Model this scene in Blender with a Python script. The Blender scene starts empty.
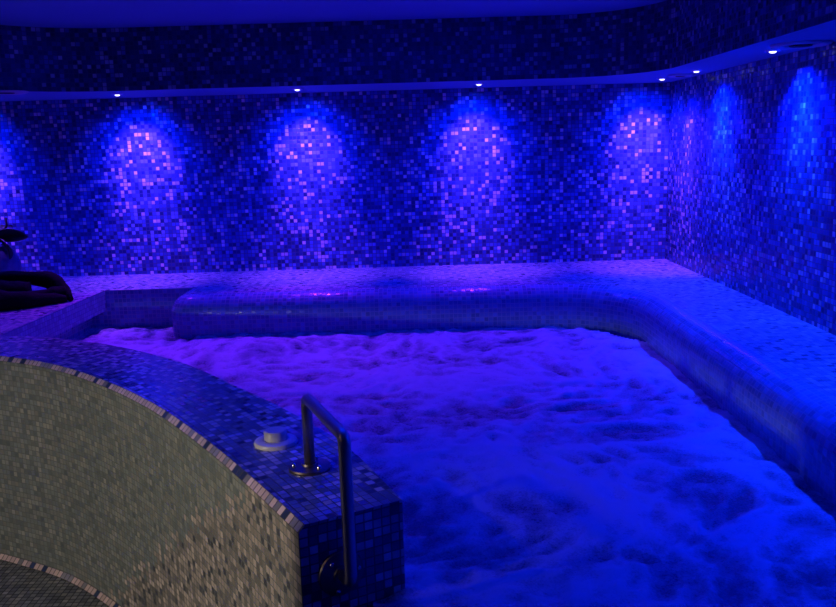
import bpy, bmesh, math, random
from mathutils import Vector, noise
random.seed(7)
C = bpy.context.scene
COL = C.collection
P = 0.025            # mosaic pitch
ZD, ZW, ZS, ZC = 0.93, 0.69, 2.10, 2.45     # deck, water, soffit, ceiling heights
YB, XR, XL = 5.56, 1.70, -3.40              # back wall, right wall, left wall
V = Vector

# ------------------------------------------------------------------ helpers
def obj(name, bm, m, parent=None, smooth=False, angle=None):
    me = bpy.data.meshes.new(name)
    bm.to_mesh(me); bm.free()
    o = bpy.data.objects.new(name, me); COL.objects.link(o)
    for mm in (m if isinstance(m, (list, tuple)) else [m]): me.materials.append(mm)
    if smooth:
        for p in me.polygons: p.use_smooth = True
        if angle:
            try: me.set_sharp_from_angle(angle=math.radians(angle))
            except Exception: pass
    if parent: o.parent = parent
    return o
def struct(name, bm, m, **k):
    o = obj(name, bm, m, **k); o['kind'] = 'structure'; return o
def thing(name, label, cat, loc=(0, 0, 0), group=None):
    o = bpy.data.objects.new(name, None); COL.objects.link(o)
    o.location = loc; o.empty_display_size = .05
    o['label'] = label; o['category'] = cat
    if group: o['group'] = group
    return o
def BM():
    b = bmesh.new(); b.loops.layers.uv.new('UVMap'); return b
def face(bm, pts, uvs, mi=0):
    vs = [bm.verts.new(p) for p in pts]
    f = bm.faces.new(vs); f.material_index = mi
    l = bm.loops.layers.uv[0]
    for lp, uv in zip(f.loops, uvs): lp[l].uv = uv
    return f
def grid(bm, rows, uvrows, mi=0):
    """rows[i][j] points; shared verts"""
    l = bm.loops.layers.uv[0]
    vs = [[bm.verts.new(p) for p in r] for r in rows]
    for i in range(len(rows) - 1):
        for j in range(len(rows[0]) - 1):
            f = bm.faces.new([vs[i][j], vs[i][j + 1], vs[i + 1][j + 1], vs[i + 1][j]])
            f.material_index = mi
            idx = [(i, j), (i, j + 1), (i + 1, j + 1), (i + 1, j)]
            for lp, (a, b) in zip(f.loops, idx): lp[l].uv = uvrows[a][b]
def flat(bm, pts, z, mi=0):
    return face(bm, [(x, y, z) for x, y in pts], [(x, y) for x, y in pts], mi)
def wall(bm, path, z0, z1, mi=0, u0=0):
    """vertical strip; visible side on the right hand when walking the path is decided by recalc later (materials are two sided)"""
    u = u0; rows = [[], []]; uv = [[], []]
    for i, p in enumerate(path):
        if i: u += math.dist(p, path[i - 1])
        rows[0].append((p[0], p[1], z0)); rows[1].append((p[0], p[1], z1))
        uv[0].append((u, z0)); uv[1].append((u, z1))
    grid(bm, rows, uv, mi)
def arc(cx, cy, r, a0, a1, n=14):
    return [(cx + r * math.cos(math.radians(a0 + (a1 - a0) * i / n)), cy + r * math.sin(math.radians(a0 + (a1 - a0) * i / n))) for i in range(n + 1)]
def spline(pts, n):
    """Catmull-Rom through pts, resampled to n even points"""
    out = []
    P_ = [tuple(2 * a - b for a, b in zip(pts[0], pts[1]))] + list(pts) + [tuple(2 * a - b for a, b in zip(pts[-1], pts[-2]))]
    for i in range(1, len(P_) - 2):
        for k in range(24):
            t = k / 24
            out.append(tuple(.5 * (2 * b + (c - a) * t + (2 * a - 5 * b + 4 * c - d) * t * t + (3 * b - a - 3 * c + d) * t ** 3)
                             for a, b, c, d in zip(P_[i - 1], P_[i], P_[i + 1], P_[i + 2])))
    out.append(tuple(pts[-1]))
    return resample(out, n)
def resample(pts, n):
    L = [0]
    for i in range(1, len(pts)): L.append(L[-1] + math.dist(pts[i], pts[i - 1]))
    res = []; j = 0
    for k in range(n):
        s = L[-1] * k / (n - 1)
        while j < len(pts) - 2 and L[j + 1] < s: j += 1
        t = (s - L[j]) / max(1e-9, L[j + 1] - L[j])
        res.append(tuple(a + (b - a) * t for a, b in zip(pts[j], pts[j + 1])))
    return res
def lathe(bm, prof, n=32, c=(0, 0, 0), axis=None, mi=0):
    """prof: (r, h) list, closed at ends with r=0; axis: unit vector"""
    ax = V(axis or (0, 0, 1)).normalized()
    t = ax.orthogonal().normalized(); b = ax.cross(t)
    rings = []
    for r, h in prof:
        if r < 1e-6: rings.append([bm.verts.new(V(c) + ax * h)])
        else: rings.append([bm.verts.new(V(c) + ax * h + (t * math.cos(2 * math.pi * k / n) + b * math.sin(2 * math.pi * k / n)) * r) for k in range(n)])
    for A, B in zip(rings, rings[1:]):
        for k in range(n):
            k2 = (k + 1) % n
            if len(A) == 1 and len(B) == 1: continue
            if len(A) == 1: f = bm.faces.new([A[0], B[k], B[k2]])
            elif len(B) == 1: f = bm.faces.new([A[k], B[0], A[k2]])
            else: f = bm.faces.new([A[k], B[k], B[k2], A[k2]])
            f.material_index = mi
    bmesh.ops.recalc_face_normals(bm, faces=bm.faces)
def tube(bm, pts, rad, n=16, cap=True):
    """tube along pts with radius (scalar or list)"""
    pts = [V(p) for p in pts]
    R = rad if isinstance(rad, (list, tuple)) else [rad] * len(pts)
    T = [(pts[min(i + 1, len(pts) - 1)] - pts[max(i - 1, 0)]).normalized() for i in range(len(pts))]
    nrm = T[0].orthogonal().normalized(); rings = []
    for i, p in enumerate(pts):
        nrm = (nrm - T[i] * nrm.dot(T[i])).normalized(); b = T[i].cross(nrm)
        rings.append([bm.verts.new(p + (nrm * math.cos(2 * math.pi * k / n) + b * math.sin(2 * math.pi * k / n)) * R[i]) for k in range(n)])
    for A, B in zip(rings, rings[1:]):
        for k in range(n):
            bm.faces.new([A[k], A[(k + 1) % n], B[(k + 1) % n], B[k]])
    if cap:
        bm.faces.new(rings[0][::-1]); bm.faces.new(rings[-1])
    bmesh.ops.recalc_face_normals(bm, faces=bm.faces)
def fillet(pts, r, n=8):
    pts = [V(p) for p in pts]; out = [pts[0]]
    for a, b, c in zip(pts, pts[1:], pts[2:]):
        d1 = (a - b).normalized(); d2 = (c - b).normalized()
        ang = d1.angle(d2); k = min(r / math.tan(ang / 2), (a - b).length * .48, (c - b).length * .48)
        s, e = b + d1 * k, b + d2 * k
        for i in range(n + 1):
            t = i / n; out.append((1 - t) ** 2 * s + 2 * t * (1 - t) * b + t * t * e)
    out.append(pts[-1]); return out

# ------------------------------------------------------------------ materials
def new_mat(name):
    m = bpy.data.materials.new(name); m.use_nodes = True
    nt = m.node_tree; nt.nodes.clear()
    out = nt.nodes.new('ShaderNodeOutputMaterial')
    b = nt.nodes.new('ShaderNodeBsdfPrincipled')
    nt.links.new(b.outputs[0], out.inputs[0])
    return m, nt, b
def plain(name, col, rough=.5, metal=0, bump=0, bscale=80, var=0):
    m, nt, b = new_mat(name)
    b.inputs['Base Color'].default_value = (*col, 1); b.inputs['Roughness'].default_value = rough
    b.inputs['Metallic'].default_value = metal
    if bump or var:
        tc = nt.nodes.new('ShaderNodeTexCoord'); no = nt.nodes.new('ShaderNodeTexNoise')
        no.inputs['Scale'].default_value = bscale; no.inputs['Detail'].default_value = 5
        nt.links.new(tc.outputs['Object'], no.inputs['Vector'])
        if bump:
            bp = nt.nodes.new('ShaderNodeBump'); bp.inputs['Strength'].default_value = bump; bp.inputs['Distance'].default_value = .01
            nt.links.new(no.outputs[0], bp.inputs['Height']); nt.links.new(bp.outputs[0], b.inputs['Normal'])
        if var:
            mx = nt.nodes.new('ShaderNodeMix'); mx.data_type = 'RGBA'
            mx.inputs[6].default_value = (*[c * (1 - var) for c in col], 1); mx.inputs[7].default_value = (*[min(1, c * (1 + var)) for c in col], 1)
            nt.links.new(no.outputs[0], mx.inputs[0]); nt.links.new(mx.outputs[2], b.inputs['Base Color'])
    return m
def tiles(name, pal, rough=.25, tilt=.10, grout=(.10, .11, .13), pal2=None, gw=.07, spec=.5, patch=0, P=P):
    """glass mosaic from the UV map in metres; pal: list of (share, colour)"""
    m, nt, b = new_mat(name); N = nt.nodes; L = nt.links
    def math_(op, a, bb=None):
        n = N.new('ShaderNodeMath'); n.operation = op
        for i, x in enumerate((a, bb)):
            if x is None: continue
            if isinstance(x, (int, float)): n.inputs[i].default_value = x
            else: L.new(x, n.inputs[i])
        return n.outputs[0]
    def vm(op, a, bb=None):
        n = N.new('ShaderNodeVectorMath'); n.operation = op
        for i, x in enumerate((a, bb)):
            if x is None: continue
            if isinstance(x, tuple): n.inputs[i].default_value = x
            elif isinstance(x, (int, float)) and op == 'SCALE': n.inputs['Scale'].default_value = x
            else: L.new(x, n.inputs[i])
        return n.outputs[0]
    uv = N.new('ShaderNodeUVMap'); uv.uv_map = 'UVMap'
    sc = vm('MULTIPLY', uv.outputs[0], (1 / P, 1 / P, 0))
    cell = vm('FLOOR', sc); fr = vm('FRACTION', sc)
    wn = N.new('ShaderNodeTexWhiteNoise'); wn.noise_dimensions = '3D'; L.new(vm('ADD', cell, (.5, .5, .5)), wn.inputs['Vector'])
    def ramp(p, val):
        r = N.new('ShaderNodeValToRGB'); r.color_ramp.interpolation = 'CONSTANT'
        els = r.color_ramp.elements; acc = 0; tot = sum(s for s, _ in p)
        for i, (s, c) in enumerate(p):
            e = els[i] if i < 2 else els.new(min(.999, acc))
            e.position = min(.999, acc); e.color = (*c, 1); acc += s / tot
        L.new(val, r.inputs[0]); return r.outputs[0]
    val = wn.outputs['Value']
    if patch:            # colours of the mosaic sheets drift slowly over the wall
        pn = N.new('ShaderNodeTexNoise'); pn.inputs['Scale'].default_value = .06; pn.inputs['Detail'].default_value = 2
        L.new(cell, pn.inputs['Vector'])
        val = math_('ADD', val, math_('MULTIPLY', math_('SUBTRACT', pn.outputs[0], .5), patch))
        val = math_('MINIMUM', math_('MAXIMUM', val, 0.0), .9999)
    col = ramp(pal, val)
    def mix(f, a, bb):
        n = N.new('ShaderNodeMix'); n.data_type = 'RGBA'
        for i, x in ((0, f), (6, a), (7, bb)):
            if isinstance(x, tuple): n.inputs[i].default_value = (*x, 1)
            elif isinstance(x, (int, float)): n.inputs[i].default_value = x
            else: L.new(x, n.inputs[i])
        return n.outputs[2]
    if pal2:             # a second palette, used below a stepped diagonal line
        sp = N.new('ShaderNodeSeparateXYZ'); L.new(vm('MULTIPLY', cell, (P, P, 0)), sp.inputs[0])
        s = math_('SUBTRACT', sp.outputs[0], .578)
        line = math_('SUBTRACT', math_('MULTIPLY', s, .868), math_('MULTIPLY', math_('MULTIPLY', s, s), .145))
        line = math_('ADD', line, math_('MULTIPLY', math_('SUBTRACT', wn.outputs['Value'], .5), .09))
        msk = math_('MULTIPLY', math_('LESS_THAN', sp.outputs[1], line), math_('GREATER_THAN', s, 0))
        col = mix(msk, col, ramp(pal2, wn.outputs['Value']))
    # brightness jitter per tile
    sepc = N.new('ShaderNodeSeparateColor'); L.new(wn.outputs['Color'], sepc.inputs[0])
    hj = N.new('ShaderNodeHueSaturation'); L.new(col, hj.inputs['Color'])
    L.new(math_('ADD', math_('MULTIPLY', sepc.outputs[1], .5), .75), hj.inputs['Value'])
    # grout
    sx = N.new('ShaderNodeSeparateXYZ'); L.new(fr, sx.inputs[0])
    ex = math_('SUBTRACT', .5, math_('ABSOLUTE', math_('SUBTRACT', sx.outputs[0], .5)))
    ey = math_('SUBTRACT', .5, math_('ABSOLUTE', math_('SUBTRACT', sx.outputs[1], .5)))
    e = math_('MINIMUM', ex, ey)
    mr = N.new('ShaderNodeMapRange'); mr.interpolation_type = 'SMOOTHSTEP'
    mr.inputs[1].default_value = gw * .6; mr.inputs[2].default_value = gw * 1.5; L.new(e, mr.inputs[0])
    L.new(mix(mr.outputs[0], grout, hj.outputs[0]), b.inputs['Base Color'])
    L.new(math_('ADD', math_('MULTIPLY', math_('SUBTRACT', 1.0, mr.outputs[0]), .5), rough), b.inputs['Roughness'])
    b.inputs['Specular IOR Level'].default_value = spec
    # each tile sits a little crooked, with rounded edges
    geo = N.new('ShaderNodeNewGeometry')
    nv = vm('NORMALIZE', vm('ADD', geo.outputs['Normal'], vm('SCALE', vm('SUBTRACT', wn.outputs['Color'], (.5, .5, .5)), tilt)))
    bp = N.new('ShaderNodeBump'); bp.inputs['Strength'].default_value = .35; bp.inputs['Distance'].default_value = .002
    L.new(mr.outputs[0], bp.inputs['Height']); L.new(nv, bp.inputs['Normal'])
    L.new(bp.outputs[0], b.inputs['Normal'])
    return m

M = {}
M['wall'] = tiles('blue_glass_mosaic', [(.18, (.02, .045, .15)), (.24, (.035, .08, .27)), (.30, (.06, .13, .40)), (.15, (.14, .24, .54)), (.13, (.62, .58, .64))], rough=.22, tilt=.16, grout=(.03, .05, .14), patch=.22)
M['deck'] = tiles('pale_mosaic', [(.06, (.10, .14, .22)), (.20, (.24, .30, .38)), (.34, (.42, .45, .50)), (.40, (.64, .61, .58))], rough=.22, tilt=.14, grout=(.10, .12, .18))
M['bench'] = tiles('pool_mosaic', [(.3, (.14, .28, .42)), (.45, (.16, .31, .46)), (.25, (.19, .34, .50))], rough=.22, tilt=.11, grout=(.32, .40, .46))
M['fascia'] = tiles('fascia_mosaic', [(.5, (.26, .32, .42)), (.5, (.32, .38, .46))], rough=.4, tilt=.04, grout=(.2, .25, .32))
M['cap'] = tiles('coping_mosaic', [(.12, (.04, .06, .13)), (.34, (.11, .16, .27)), (.26, (.22, .27, .36)), (.28, (.66, .60, .58))], rough=.25, tilt=.12, grout=(.04, .05, .09), P=.0225)
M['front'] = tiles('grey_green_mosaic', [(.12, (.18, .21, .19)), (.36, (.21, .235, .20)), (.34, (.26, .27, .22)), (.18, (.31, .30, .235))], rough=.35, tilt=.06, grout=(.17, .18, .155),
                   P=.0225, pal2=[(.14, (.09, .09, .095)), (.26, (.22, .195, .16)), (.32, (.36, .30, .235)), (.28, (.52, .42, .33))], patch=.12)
M['trim'] = tiles('trim_mosaic', [(.11, (.05, .07, .12)), (.19, (.30, .28, .26)), (.70, (.74, .54, .41))], rough=.25, tilt=.08, grout=(.06, .05, .05))
M['floor'] = tiles('dark_floor_mosaic', [(.3, (.16, .17, .14)), (.4, (.24, .25, .19)), (.3, (.33, .32, .23))], rough=.4, tilt=.06, grout=(.03, .03, .03))
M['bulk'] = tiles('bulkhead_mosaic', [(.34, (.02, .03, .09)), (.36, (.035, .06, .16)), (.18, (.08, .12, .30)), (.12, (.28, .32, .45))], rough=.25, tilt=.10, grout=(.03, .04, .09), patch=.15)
M['plaster'] = plain('painted_plaster', (.08, .26, .46), .75, bump=.05, bscale=30)
M['steel'] = plain('brushed_steel', (.58, .50, .45), .40, metal=1, bump=.02, bscale=200)
M['plate'] = plain('dull_plate_steel', (.26, .21, .19), .38, metal=1, bump=.02, bscale=200)
M['bolt'] = plain('bolt_steel', (.75, .72, .70), .2, metal=1)
M['white'] = plain('cream_plastic', (.72, .66, .60), .35, var=.04)
M['ring'] = plain('lamp_ring_metal', (.55, .55, .58), .35, metal=1)
M['vent'] = plain('vent_plastic', (.40, .42, .50), .5)
M['ventdark'] = plain('vent_dark', (.01, .01, .012), .8)
M['leaf'] = plain('dark_leaf', (.022, .035, .010), .42, bump=.15, bscale=25, var=.4)
M['stem'] = plain('plant_stem', (.03, .035, .012), .6, var=.3)
M['soil'] = plain('potting_soil', (.02, .015, .01), .95, bump=.6, bscale=60)
M['wood'] = plain('dark_driftwood', (.008, .007, .006), .9, bump=.6, bscale=35, var=.4)
M['wood'].node_tree.nodes['Principled BSDF'].inputs['Specular IOR Level'].default_value = .15
M['vase'] = plain('glazed_vase', (.10, .13, .22), .35, bump=.5, bscale=28, var=.5)
def lens_mat():
    m, nt, b = new_mat('lit_lens')
    b.inputs['Emission Color'].default_value = (.62, .62, 1, 1); b.inputs['Emission Strength'].default_value = 3.2
    b.inputs['Base Color'].default_value = (.8, .8, .8, 1); return m
M['lens'] = lens_mat()
def water_mat():
    m, nt, b = new_mat('foaming_water'); N = nt.nodes; L = nt.links
    tc = N.new('ShaderNodeTexCoord')
    def no(scale, det, vec, rough=.6, dist=0):
        n = N.new('ShaderNodeTexNoise'); n.inputs['Scale'].default_value = scale; n.inputs['Detail'].default_value = det
        n.inputs['Roughness'].default_value = rough; n.inputs['Distortion'].default_value = dist
        L.new(vec, n.inputs['Vector']); return n.outputs[0]
    p = tc.outputs['Object']
    att = N.new('ShaderNodeAttribute'); att.attribute_name = 'foam'
    fine = no(24, 8, p, .72, .5)
    grain = no(150, 3, p, .7)
    add = N.new('ShaderNodeMath'); add.operation = 'ADD'; L.new(att.outputs['Fac'], add.inputs[0])
    mu = N.new('ShaderNodeMath'); mu.operation = 'MULTIPLY_ADD'; L.new(fine, mu.inputs[0]); mu.inputs[1].default_value = .6; mu.inputs[2].default_value = -.30
    L.new(mu.outputs[0], add.inputs[1])
    mu2 = N.new('ShaderNodeMath'); mu2.operation = 'MULTIPLY_ADD'; L.new(grain, mu2.inputs[0]); mu2.inputs[1].default_value = .75; L.new(add.outputs[0], mu2.inputs[2])
    r = N.new('ShaderNodeValToRGB'); e = r.color_ramp.elements
    e[0].position = .40; e[0].color = (.03, .05, .10, 1); e[1].position = 1.0; e[1].color = (.66, .68, .72, 1)
    x = e.new(.70); x.color = (.17, .20, .26, 1)
    L.new(mu2.outputs[0], r.inputs[0]); L.new(r.outputs[0], b.inputs['Base Color'])
    rr = N.new('ShaderNodeMapRange'); rr.inputs[1].default_value = .4; rr.inputs[2].default_value = .9; rr.inputs[3].default_value = .12; rr.inputs[4].default_value = .42
    L.new(mu2.outputs[0], rr.inputs[0]); L.new(rr.outputs[0], b.inputs['Roughness'])
    bp = N.new('ShaderNodeBump'); bp.inputs['Strength'].default_value = .75; bp.inputs['Distance'].default_value = .007
    L.new(mu2.outputs[0], bp.inputs['Height']); L.new(bp.outputs[0], b.inputs['Normal'])
    return m
M['water'] = water_mat()

# ------------------------------------------------------------------ room shell
bm = BM(); wall(bm, [(XL, YB), (XR, YB)], 0, 2.7); struct('wall_back', bm, M['wall'])
bm = BM(); wall(bm, [(XR, YB), (XR, -1.2)], 0, 2.7, u0=3.3); struct('wall_right', bm, M['wall'])
bm = BM(); wall(bm, [(XL, YB), (XL, -1.2)], 0, 2.7, u0=9); struct('wall_left', bm, M['wall'])
bm = BM(); flat(bm, [(XL, -1.2), (XR, -1.2), (XR, YB), (XL, YB)], 0); struct('floor', bm, M['floor'])
bm = BM(); flat(bm, [(XL, -1.2), (XR, -1.2), (XR, YB), (XL, YB)], ZC); struct('ceiling', bm, M['plaster'])

# bulkhead ring: soffit underside and a tiled vertical face with rounded corners round the raised ceiling
BX0, BX1, BY0, BY1 = -2.45, 1.37, .2, 4.92
ring = arc(BX1 - .55, BY1 - .55, .55, 0, 90) + arc(BX0 + .75, BY1 - .75, .75, 90, 180) + arc(BX0 + .5, BY0 + .5, .5, 180, 270) + arc(BX1 - .5, BY0 + .5, .5, 270, 360)
ring.append(ring[0])
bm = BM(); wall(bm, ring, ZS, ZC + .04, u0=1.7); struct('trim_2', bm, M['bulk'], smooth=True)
bm = BM()
def outer_pt(p):
    cx, cy = (BX0 + BX1) / 2, (BY0 + BY1) / 2
    dx, dy = p[0] - cx, p[1] - cy
    hx = (XR - cx) if dx > 0 else (cx - XL); hy = (YB - cy) if dy > 0 else (cy + 1.2)
    k = min(hx / abs(dx) if abs(dx) > 1e-6 else 1e9, hy / abs(dy) if abs(dy) > 1e-6 else 1e9)
    return (cx + dx * k, cy + dy * k)
pts = []
for a, b_ in zip(ring, ring[1:]):
    n = max(1, int(math.dist(a, b_) / .05))
    pts += [(a[0] + (b_[0] - a[0]) * i / n, a[1] + (b_[1] - a[1]) * i / n) for i in range(n)]
# insert exact directions of the four room corners
cc = ((BX0 + BX1) / 2, (BY0 + BY1) / 2)
corners = [(XR, YB), (XL, YB), (XL, -1.2), (XR, -1.2)]
seq = [(p, outer_pt(p)) for p in pts]
full = []
for i, (p, o) in enumerate(seq):
    full.append((p, o))
    p2, o2 = seq[(i + 1) % len(seq)]
    if abs(o[0] - o2[0]) > 1e-4 and abs(o[1] - o2[1]) > 1e-4:
        c = min(corners, key=lambda q: math.dist(q, o) + math.dist(q, o2))
        full.append((((p[0] + p2[0]) / 2, (p[1] + p2[1]) / 2), c))
full.append(full[0])
grid(bm, [[(*p, ZS) for p, o in full], [(*o, ZS) for p, o in full]], [[p for p, o in full], [o for p, o in full]])
struct('trim_1', bm, M['plaster'])

# ------------------------------------------------------------------ the spa pool
pool = thing('spa_pool', 'blue mosaic tiled spa pool with rounded bench ledges and a curved front wall', 'pool', (0, 3.2, 0))
def part(name, bm, m, parent=pool, **k):
    o = obj(name, bm, m, **k); o.parent = parent
    o.matrix_parent_inverse = parent.matrix_world.inverted() if parent is not pool else __import__('mathutils').Matrix.Translation((0, -3.2, 0))
    return o
# bench with a bullnose along the back and right
XF = 1.17
path = [(-1.44, 5.0), (-1.44, 4.90), (-1.44, 4.80)] + arc(-1.30, 4.72, .14, 180, 270, 10)
path += [(x / 100, 4.58) for x in range(-114, 72, 12)]
RC = .42
path += arc(XF - RC, 4.58 - RC, RC, 90, 0, 16)[0:]
path += [(XF, 4.1 - k * .2) for k in range(0, 18)]
path[-1] = (XF, .85)
def normals(path):
    out = []
    for i in range(len(path)):
        a, b_ = path[max(0, i - 1)], path[min(len(path) - 1, i + 1)]
        d = V((b_[0] - a[0], b_[1] - a[1])).normalized()
        out.append((-d.y, d.x))
    return out
nr = normals(path)
R_ = .11
prof = [(R_ * (1 - math.sin(math.radians(a))), -R_ * (1 - math.cos(math.radians(a)))) for a in range(0, 91, 9)]   # (inward, dz)
prof += [(0.0, -.20), (0.0, -.40), (.0, -.60), (.0, -.90)]
rows, uvr = [], []
vv = 0; us = [0]
for i in range(1, len(path)): us.append(us[-1] + math.dist(path[i], path[i - 1]))
for j, (d, dz) in enumerate(prof):
    if j: vv += math.hypot(d - prof[j - 1][0], dz - prof[j - 1][1])
    if j == 0:  # inset row: clamp so that the rows do not cross on the tight end corner
        pass
    rows.append([(p[0] + n[0] * d, p[1] + n[1] * d, ZD + dz) for p, n in zip(path, nr)])
    uvr.append([(u, -vv) for u in us])
bm = BM(); grid(bm, rows, uvr)
# flat top out to the room walls
top_in = [(r[0], r[1]) for r in rows[0]]
top_out = []
for p in top_in:
    if p[0] < XF - RC + .02 and p[1] > 4.6: top_out.append((max(p[0], -1.44 + R_), YB))
    elif p[1] <= 4.58 - RC + .02: top_out.append((XR, p[1]))
    else:
        c = (XF - RC, 4.58 - RC); dx, dy = p[0] - c[0], p[1] - c[1]
        k = min((XR - c[0]) / max(dx, 1e-6), (YB - c[1]) / max(dy, 1e-6)); top_out.append((c[0] + dx * k, c[1] + dy * k))
# snap the ray nearest to the room corner into it
ci = min(range(len(top_out)), key=lambda i: math.dist(top_out[i], (XR, YB))); top_out[ci] = (XR, YB)
grid(bm, [[(*p, ZD) for p in top_in], [(*p, ZD) for p in top_out]], [[p for p in top_in], [p for p in top_out]], 1)
bmesh.ops.remove_doubles(bm, verts=bm.verts, dist=.0005)
bmesh.ops.recalc_face_normals(bm, faces=bm.faces)
bench = part('bench', bm, [M['bench'], M['deck']], smooth=True, angle=50)

# left deck with its fascia and the recess behind the bench end
bm = BM()
LX = -1.90
flat(bm, [(XL, 3.735), (-1.95, 3.735), (LX, 4.92), (-1.22, 4.92), (-1.22, YB), (XL, YB)], ZD - .0015)
ledge = part('ledge', bm, M['deck'])
bm = BM(); wall(bm, [(LX - .1, 4.92), (-1.24, 4.92)], 0, ZD - .0015); part('recess_wall', bm, M['bench'])
bm = BM()
e0, e1 = V((-1.95, 3.60)), V((LX, 4.92))
wall(bm, [e0, e1], ZD - .125, ZD)
face(bm, [(*e0, ZD - .125), (*e1, ZD - .125), (e1.x - .1, e1.y, ZD - .125), (e0.x - .1, e0.y, ZD - .125)], [(0, 0), (1.3, 0), (1.3, .1), (0, .1)])
fs = part('fascia', bm, M['fascia']); 
bm = BM(); wall(bm, [(e0.x - .09, e0.y), (e1.x - .09, e1.y)], 0, ZD - .1); part('side_wall', bm, M['bench'])

# the curved front wall
O = [(-3.3, 3.70), (-2.55, 3.60), (-2.1, 3.46), (-1.735, 3.298), (-1.46, 3.142), (-1.167, 2.888), (-.887, 2.58), (-.635, 2.234), (-.431, 1.921), (-.276, 1.667)]
I = [(-3.3, 3.74), (-2.55, 3.737), (-2.12, 3.735), (-1.73, 3.658), (-1.338, 3.458), (-.943, 3.13), (-.627, 2.746), (-.411, 2.465), (-.214, 2.161), (-.05, 1.79)]
NP = 90
Os, Is = spline(O, NP), spline(I, NP)
nO = normals(Os)     # left-hand side of travel = towards the pool
us = [0]
for i in range(1, NP): us.append(us[-1] + math.dist(Os[i], Os[i - 1]))
k0 = min(range(NP), key=lambda i: math.dist(Os[i], (-1.735, 3.298)))
us = [u - us[k0] for u in us]
CH = .017
Oc = [(p[0] + n[0] * CH, p[1] + n[1] * CH) for p, n in zip(Os, nO)]
front = BM()
grid(front, [[(*p, 0.0) for p in Os], [(*p, ZD - CH) for p in Os]], [[(u, 0) for u in us], [(u, ZD - CH) for u in us]])
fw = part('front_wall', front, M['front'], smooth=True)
bm = BM()
S = 8
rows = [[(o[0] + (i[0] - o[0]) * k / S, o[1] + (i[1] - o[1]) * k / S, ZD) for o, i in zip(Oc, Is)] for k in range(S + 1)]
uvr = [[(u, math.dist(o, i) * k / S + .4 * P) for u, o, i in zip(us, Oc, Is)] for k in range(S + 1)]
grid(bm, rows, uvr)
part('coping', bm, M['cap'])
bm = BM()
uI = [0]
for i in range(1, NP): uI.append(uI[-1] + math.dist(Is[i], Is[i - 1]))
grid(bm, [[(*p, 0.0) for p in Is], [(*p, ZD) for p in Is]], [[(u, 0) for u in uI], [(u, ZD) for u in uI]])
part('inner_wall', bm, M['bench'], smooth=True)
bm = BM(); wall(bm, [Os[-1], Is[-1]], 0, ZD - CH); 
face(bm, [(*Os[-1], ZD - CH), (*Is[-1], ZD - CH), (*Is[-1], ZD), (*Oc[-1], ZD)], [(0, ZD - CH), (.257, ZD - CH), (.257, ZD), (.012, ZD)])
part('end_wall', bm, M['cap'])
bm = BM()
grid(bm, [[(*p, ZD - CH) for p in Os], [(*p, ZD) for p in Oc]], [[(u, .02 * P) for u in us], [(u, .98 * P) for u in us]])
et = part('edge_trim', bm, M['trim'], smooth=True)
# low near side of the basin, below the picture
bm = BM()
for y in (.62, .86): wall(bm, [(-.05, y), (XR, y)], 0, ZD)
flat(bm, [(-.05, .62), (XR, .62), (XR, .86), (-.05, .86)], ZD)
wall(bm, [(-.05, .62), (-.05, .86)], 0, ZD)
part('near_wall', bm, M['bench'])
bm = BM(); wall(bm, [(-.05, .86), (-.05, 1.79)], 0, ZW - .12); part('entry_step', bm, M['bench'])
# base strip where the curved wall meets the floor
bm = BM()
On = [(p[0] - n[0] * .02, p[1] - n[1] * .02) for p, n in zip(Os, nO)]
grid(bm, [[(*p, 0.002) for p in On], [(*p, .02) for p in Os]], [[(u, .02 * P) for u in us], [(u, .98 * P) for u in us]])
struct('baseboard_front', bm, M['trim'], smooth=True)

# ------------------------------------------------------------------ churning water
poly = [(-2.0, 3.735)] + [((o[0] * .35 + i[0] * .65), (o[1] * .35 + i[1] * .65)) for o, i in zip(Os, Is) if i[0] > -1.99] + [(-.02, .9), (1.19, .9), (1.19, 4.05), (.9, 4.6), (-1.36, 4.63), (-1.36, 4.93), (-2.0, 4.93)]
def inside(x, y):
    c = False; j = len(poly) - 1
    for i in range(len(poly)):
        (xi, yi), (xj, yj) = poly[i], poly[j]
        if (yi > y) != (yj > y) and x < (xj - xi) * (y - yi) / (yj - yi) + xi: c = not c
        j = i
    return c
def height(x, y):
    w = V((noise.noise(V((x * 1.6, y * 1.6, 3.1))), noise.noise(V((x * 1.6, y * 1.6, 9.7))), 0)) * .22
    p = V((x, y, 0)) + w
    a = noise.noise(p * 2.1)                                   # slow swell
    r = 1 - abs(noise.noise(p * 4.2 + V((7, 2, 1)))) * 2.1      # billow crests
    r2 = 1 - abs(noise.noise(p * 9.5 + V((1, 5, 4)))) * 2.0
    f = noise.fractal(p * 22, .8, 2.1, 3)
    h = .012 * a + .010 * r + .011 * r2 + .006 * f
    q = p + V((noise.noise(p * 5), noise.noise(p * 5 + V((4, 4, 4))), 0)) * .09
    vein = (1 - abs(noise.noise(q * 3.4 + V((2, 8, 6))))) ** 5
    vein2 = (1 - abs(noise.noise(q * 8.0 + V((6, 3, 2))))) ** 4
    foam = .30 + .22 * a + .22 * vein + .22 * vein2 + .16 * (r - .45) + .16 * (r2 - .4) + .14 * f
    return h, foam
bm = bmesh.new(); st = .0135
nx, ny = int(3.2 / st), int(4.05 / st)
vs = {}; fo = []
def gv(i, j):
    if (i, j) not in vs:
        x, y = -2.0 + i * st, .9 + j * st
        h, f = height(x, y); vs[i, j] = bm.verts.new((x, y, ZW + h)); fo.append(f)
    return vs[i, j]
for i in range(nx):
    for j in range(ny):
        if inside(-2.0 + (i + .5) * st, .9 + (j + .5) * st):
            bm.faces.new([gv(i, j), gv(i + 1, j), gv(i + 1, j + 1), gv(i, j + 1)])
water = obj('pool_water', bm, M['water'], smooth=True)
at = water.data.attributes.new('foam', 'FLOAT', 'POINT'); at.data.foreach_set('value', fo)
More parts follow.
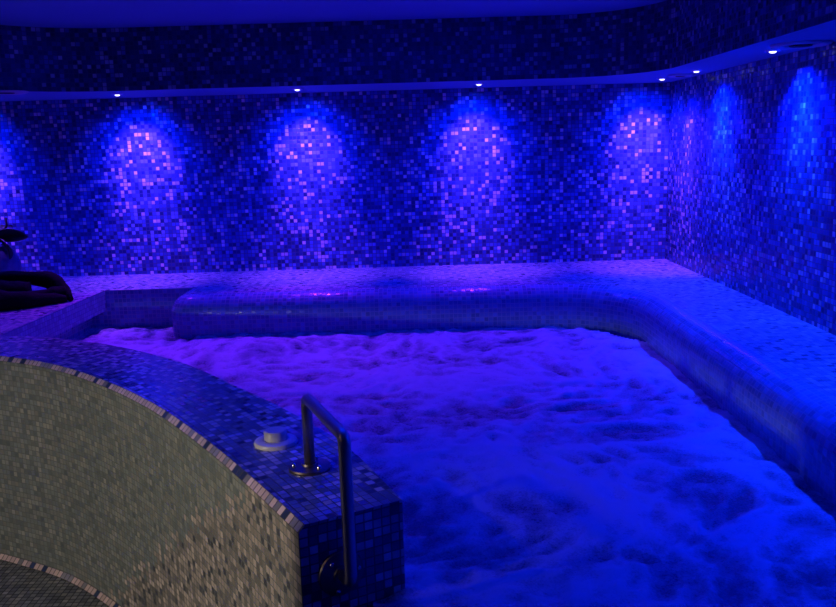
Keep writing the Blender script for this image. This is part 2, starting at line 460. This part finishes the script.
water['label'] = 'churning foamy water filling the spa pool, lit violet blue'; water['category'] = 'water'; water['kind'] = 'stuff'

# ------------------------------------------------------------------ grab rail
rail = thing('handrail', 'bent steel grab rail on the end of the curved pool wall', 'handrail', (-.291, 2.001, ZD))
def rp(name, bm, m, parent=None, **k):
    o = obj(name, bm, m, **k); o.parent = parent or rail
    if parent is None: o.matrix_parent_inverse = __import__('mathutils').Matrix.Translation((.291, -2.001, -ZD))
    return o
n2 = V((.478, -.878, 0))
top = V((-.291, 2.001, ZD)); low = V((-.193, 1.712, .795)) 
end = low + n2 * .058
p1 = V((-.291, 2.001, 1.12)); p2 = V((end.x, end.y, 1.137))
bm = bmesh.new(); tube(bm, fillet([top + V((0, 0, .006)), p1, p2, end, low + n2 * .006], .026, 10), .0142, 20); rp('tube', bm, M['steel'], smooth=True)
def flange(c, ax):
    bm = bmesh.new(); lathe(bm, [(0, 0), (.054, 0), (.055, .004), (.053, .008), (.022, .011), (.020, .016), (0, .016)], 36, c, ax)
    f = rp('flange', bm, M['plate'], smooth=True, angle=40)
    t = V(ax).orthogonal().normalized(); b_ = V(ax).cross(t)
    for k in range(3):
        a = 2 * math.pi * (k / 3) + .5
        bm = bmesh.new(); lathe(bm, [(0, .006), (.0065, .006), (.0065, .014), (.004, .018), (0, .019)], 12, V(c) + (t * math.cos(a) + b_ * math.sin(a)) * .040, ax)
        s = obj('screw', bm, M['bolt'], smooth=True, angle=40); s.parent = f
flange(top, (0, 0, 1)); flange(low, n2)

# ------------------------------------------------------------------ air push button
bt = thing('push_button', 'cream plastic push button on the coping beside the grab rail', 'button', (-.410, 2.19, ZD))
bm = bmesh.new(); lathe(bm, [(0, 0), (.060, 0), (.061, .005), (.058, .011), (.050, .014), (.036, .014), (.034, .011), (0, .011)], 48); obj('base', bm, M['white'], bt, smooth=True, angle=40)
bm = bmesh.new(); lathe(bm, [(0, .010), (.032, .010), (.032, .036), (.029, .040), (0, .0405)], 40); obj('knob', bm, M['white'], bt, smooth=True, angle=40)

# ------------------------------------------------------------------ vase with plant, driftwood
pl = thing('potted_plant', 'dark leafy plant in a round mottled vase at the left edge', 'plant', (-2.70, 5.20, ZD))
bm = bmesh.new()
lathe(bm, [(0, 0), (.10, 0), (.135, .03), (.158, .10), (.155, .16), (.125, .225), (.105, .245), (.108, .262), (.098, .262), (.095, .24), (0, .235)], 40)
vz = obj('vase', bm, M['vase'], pl, smooth=True, angle=60)
bm = bmesh.new(); lathe(bm, [(0, .243), (.095, .240)], 24); obj('soil', bm, M['soil'], pl)
def leaf(base, tip, w, sag, roll=0):
    """curved blade with a keel, thin solid"""
    base, tip = V(base), V(tip); d = tip - base; s = d.cross(V((0, 0, 1))).normalized(); up = s.cross(d).normalized()
    s, up = s * math.cos(roll) + up * math.sin(roll), up * math.cos(roll) - s * math.sin(roll)
    bm = bmesh.new(); n = 14; rows = []
    for i in range(n + 1):
        t = i / n; c = base + d * t + up * (sag * 4 * t * (1 - t))
        ww = w * (math.sin(math.pi * min(1, t * .93 + .07)) ** .7) + .002
        rows.append([c - s * ww + up * ww * .35, c - s * ww * .5 + up * ww * .06, c, c + s * ww * .5 + up * ww * .06, c + s * ww + up * ww * .35])
    for thick in (0, 1):
        pass
    vt = [[bm.verts.new(p + up * .003) for p in r] for r in rows]; vb = [[bm.verts.new(p - up * .003) for p in r] for r in rows]
    for i in range(n):
        for j in range(4):
            bm.faces.new([vt[i][j], vt[i][j + 1], vt[i + 1][j + 1], vt[i + 1][j]]); bm.faces.new([vb[i][j], vb[i + 1][j], vb[i + 1][j + 1], vb[i][j + 1]])
        bm.faces.new([vt[i][0], vt[i + 1][0], vb[i + 1][0], vb[i][0]]); bm.faces.new([vt[i][4], vb[i][4], vb[i + 1][4], vt[i + 1][4]])
    bm.faces.new([vt[0][j] for j in range(5)] + [vb[0][j] for j in range(4, -1, -1)])
    bm.faces.new([vt[n][j] for j in range(5)][::-1] + [vb[n][j] for j in range(5)])
    bmesh.ops.recalc_face_normals(bm, faces=bm.faces)
    obj('leaf', bm, M['leaf'], pl, smooth=True, angle=50)
ct = (0.02, -.02, .30)
leaf(ct, (.262, -.05, .318), .052, .012, .95)
leaf((.08, -.05, .30), (.162, -.11, .185), .042, .015, .9)
leaf(ct, (-.22, -.06, .33), .045, .03)
leaf(ct, (.05, .20, .36), .045, .03)
leaf(ct, (-.08, -.22, .30), .045, .03)
leaf(ct, (-.17, .15, .38), .04, .03)
bm = bmesh.new(); tube(bm, [(0.01, -.01, .236), (.02, -.02, .27), (.02, -.02, .31)], [.02, .022, .014], 12); obj('stem', bm, M['stem'], pl, smooth=True)
bm = bmesh.new(); tube(bm, [(.02, -.02, .30), (.10, -.01, .35), (.118, -.005, .39), (.112, -.0, .435)], [.008, .006, .006, .009], 10); obj('flower_stalk', bm, M['stem'], pl, smooth=True)

dw = thing('driftwood', 'low dark gnarled piece of driftwood lying on the ledge in front of the vase', 'driftwood', (-2.22, 4.52, ZD))
bm = bmesh.new()
def limb(pts, rr):
    q = spline([tuple(p) for p in pts], 30); 
    R = [rr[0]] * 30
    for i in range(30):
        t = i / 29 * (len(rr) - 1); a = int(min(t, len(rr) - 2)); R[i] = (rr[a] + (rr[a + 1] - rr[a]) * (t - a)) * (1 + .22 * noise.noise(V(q[i]) * 11))
    tube(bm, q, R, 14)
limb([(-.55, .08, .05), (-.28, .14, .105), (-.06, .15, .125), (.10, .14, .112), (.20, .10, .06), (.26, .04, .016)], [.05, .05, .045, .04, .045, .016])
limb([(-.62, -.14, .035), (-.35, -.17, .045), (-.1, -.16, .04), (.08, -.10, .035), (.24, .03, .02)], [.07, .085, .08, .06, .02])
limb([(-.6, .0, .04), (-.35, .0, .055), (-.15, .03, .06), (.02, .08, .05)], [.07, .08, .08, .06])
limb([(-.5, .05, .08), (-.3, .07, .09), (-.12, .09, .095)], [.05, .06, .03])
limb([(.04, -.06, .03), (.14, .03, .04), (.21, .09, .045)], [.055, .045, .035])
for v in bm.verts:
    v.co += V((noise.noise(v.co * 30), noise.noise(v.co * 30 + V((5, 5, 5))), noise.noise(v.co * 30 + V((9, 1, 3))))) * .006
    v.co.z = max(v.co.z, .001)
obj('branch_mass', bm, M['wood'], dw, smooth=True)
dw.children[0].name = 'branch'

# ------------------------------------------------------------------ vents in the soffit
def vent(x, y, r, label):
    t = thing('air_vent', label, 'vent', (x, y, ZS), 'round air vents in the soffit')
    bm = bmesh.new(); lathe(bm, [(r, 0), (r, -.006), (r * .86, -.012), (r * .66, -.006), (r * .64, 0)], 36); obj('frame', bm, M['vent'], t, smooth=True)
    bm = bmesh.new(); lathe(bm, [(0, -.001), (r * .65, -.001)], 36); obj('opening', bm, M['ventdark'], t)
    bm = bmesh.new(); lathe(bm, [(0, -.013), (r * .36, -.012), (r * .40, -.008), (r * .1, -.002), (0, -.002)], 30); obj('disc', bm, M['ventdark'], t, smooth=True)
vent(1.575, 3.44, .115, 'dark round air vent in the soffit above the right wall')
vent(1.555, 4.90, .07, 'small dark air vent in the soffit over the far right corner')
vent(-2.26, 4.72, .115, 'dark air vent in the soffit at the far left')

# ------------------------------------------------------------------ downlights
def lamp_light(name, loc, target, energy, col, size, blend, rad=.018):
    l = bpy.data.lights.new(name, 'SPOT'); l.energy = energy; l.color = col; l.spot_size = math.radians(size); l.spot_blend = blend; l.shadow_soft_size = rad
    o = bpy.data.objects.new(name, l); COL.objects.link(o); o.location = loc
    o.rotation_euler = (V(target) - V(loc)).to_track_quat('-Z', 'Y').to_euler(); return o
ringbm = bmesh.new(); lathe(ringbm, [(.018, -.001), (.020, -.006), (.030, -.005), (.033, 0)], 28)
lensbm = bmesh.new(); lathe(lensbm, [(0, -.012), (.008, -.0115), (.0125, -.0095), (.0155, -.006), (.0165, -.002)], 24)
first = None
VIO, BLU = (.20, .05, 1.0), (.008, .075, 1.0)
PURE = (.0, .014, 1.0)
def downlight(x, y, label, tgt, energy, col, show=True):
    global first
    if show:
        if first is None:
            first = thing('downlight', label, 'light', (x, y, ZS), 'small downlights in the soffit')
            obj('ring', ringbm, M['ring'], first, smooth=True); obj('lens', lensbm, M['lens'], first, smooth=True)
        else:
            t = first.copy(); COL.objects.link(t); t.location = (x, y, ZS); t['label'] = label
            for c in first.children:
                d = c.copy(); COL.objects.link(d); d.parent = t
    for tg, en, size, cl in tgt:
        lamp_light('downlight_beam', (x, y, ZS - .034), tg, energy * en, cl, size, 1.0)
Y1 = 5.17
WIDE, GLOW = (.0, .006, 1.0), (.0, .016, 1.0)
FOAM = (.36, .02, 1.0)
def BACK(x): return [((x, 4.15, ZW), {-1.80: 50, -.70: 46, .41: 26}.get(x, 6), 62, FOAM), ((x, YB, 1.68), 80, 57, VIO), ((x, YB, 1.62), 40, 102, GLOW), ((x, Y1 + .12, .93), 72, 62, (.30, .06, 1.0)), ((x, Y1 - .35, .68), 36, 130, WIDE)]
def RIGHT(y): return [((XR + .02, y - .04, 1.68), 26, 50, BLU), ((XR, y - .05, 1.40), 56, 124, (.0, .012, 1.0)), ((XR - .08, y, .93), 34, 70, BLU), ((.3, y, .68), 10, 130, PURE)]
for x, lb in ((-1.80, 'leftmost lit downlight in the back soffit'), (-.70, 'second lit downlight from the left in the back soffit'),
              (.41, 'third lit downlight from the left in the back soffit'), (1.53, 'lit downlight in the far right corner of the soffit')):
    downlight(x, Y1, lb, BACK(x), 1, VIO)
lamp_light('downlight_beam', (1.53, Y1, ZS - .034), (XR + .03, Y1 - .04, 1.60), 34, (.26, .06, 1.0), 46, 1.0)
downlight(1.56, 4.64, 'lit downlight just nearer than the corner one over the right wall', RIGHT(4.6), 1, BLU)
downlight(1.565, 3.68, 'nearest lit downlight in the soffit above the right wall', RIGHT(3.65), 1, BLU)
# the rows go on beyond the picture
downlight(-2.92, Y1, '', BACK(-2.92), 1, VIO, False)
for y in (2.6, 1.6): downlight(1.56, y, '', RIGHT(y), 1, BLU, False)

# ------------------------------------------------------------------ the rest of the light
def area(name, loc, target, e, col, sx, sy):
    l = bpy.data.lights.new(name, 'AREA'); l.shape = 'RECTANGLE'; l.size = sx; l.size_y = sy; l.energy = e; l.color = col
    o = bpy.data.objects.new(name, l); COL.objects.link(o); o.location = loc
    o.rotation_euler = (V(target) - V(loc)).to_track_quat('-Z', 'Y').to_euler(); return o
area('pool_fill_light', (-.2, 2.9, ZC - .02), (-.2, 2.9, 0), 14, PURE, 1.6, 1.6)  # unseen blue fill, added to light the whole pool
wl = bpy.data.lights.new('warm_wall_lamp', 'POINT'); wl.energy = 60; wl.color = (1.0, .90, .76); wl.shadow_soft_size = .05
wo = bpy.data.objects.new('warm_wall_lamp', wl); COL.objects.link(wo); wo.location = (-2.15, .75, 1.16)
wl.use_nodes = True                     # added cutoffs, upward and sideways, keep its light off back wall and water
nt = wl.node_tree; em = nt.nodes['Emission']
ge = nt.nodes.new('ShaderNodeNewGeometry'); sx = nt.nodes.new('ShaderNodeSeparateXYZ'); mr = nt.nodes.new('ShaderNodeMapRange')
nt.links.new(ge.outputs['Incoming'], sx.inputs[0]); nt.links.new(sx.outputs[2], mr.inputs[0])
mr.inputs[1].default_value = -.074; mr.inputs[2].default_value = -.10
mr2 = nt.nodes.new('ShaderNodeMapRange'); nt.links.new(sx.outputs[1], mr2.inputs[0]); mr2.inputs[1].default_value = .44; mr2.inputs[2].default_value = .46
mm = nt.nodes.new('ShaderNodeMath'); mm.operation = 'MULTIPLY'; nt.links.new(mr.outputs[0], mm.inputs[0]); nt.links.new(mr2.outputs[0], mm.inputs[1])
nt.links.new(mm.outputs[0], em.inputs['Strength'])
lamp_light('rail_fill_spot', (-1.65, 1.03, 2.05), (-.26, 1.92, 1.0), 4.5, (1.0, .66, .48), 22, 1, .04)  # unseen warm fill, added to brighten the grab rail
w = bpy.data.worlds.new('dim'); C.world = w; w.use_nodes = True
w.node_tree.nodes['Background'].inputs[0].default_value = (.004, .02, 1, 1); w.node_tree.nodes['Background'].inputs[1].default_value = .03

# ------------------------------------------------------------------ camera
F_, PITCH, ROLL = 820., math.atan(158 / 820), math.radians(1.65)
cam = bpy.data.cameras.new('camera'); co = bpy.data.objects.new('camera', cam); COL.objects.link(co)
cam.sensor_fit = 'HORIZONTAL'; cam.sensor_width = 36; cam.lens = 36 * F_ / 836
from mathutils import Matrix
co.matrix_world = Matrix.Translation((0, 0, 1.74)) @ Matrix.Rotation(math.pi / 2 - PITCH, 4, 'X') @ Matrix.Rotation(-ROLL, 4, 'Z')
C.camera = co
vsn = C.view_settings
vsn.view_transform = 'Standard'; vsn.look = 'None'; vsn.exposure = .22; vsn.gamma = 1; vsn.use_curve_mapping = False
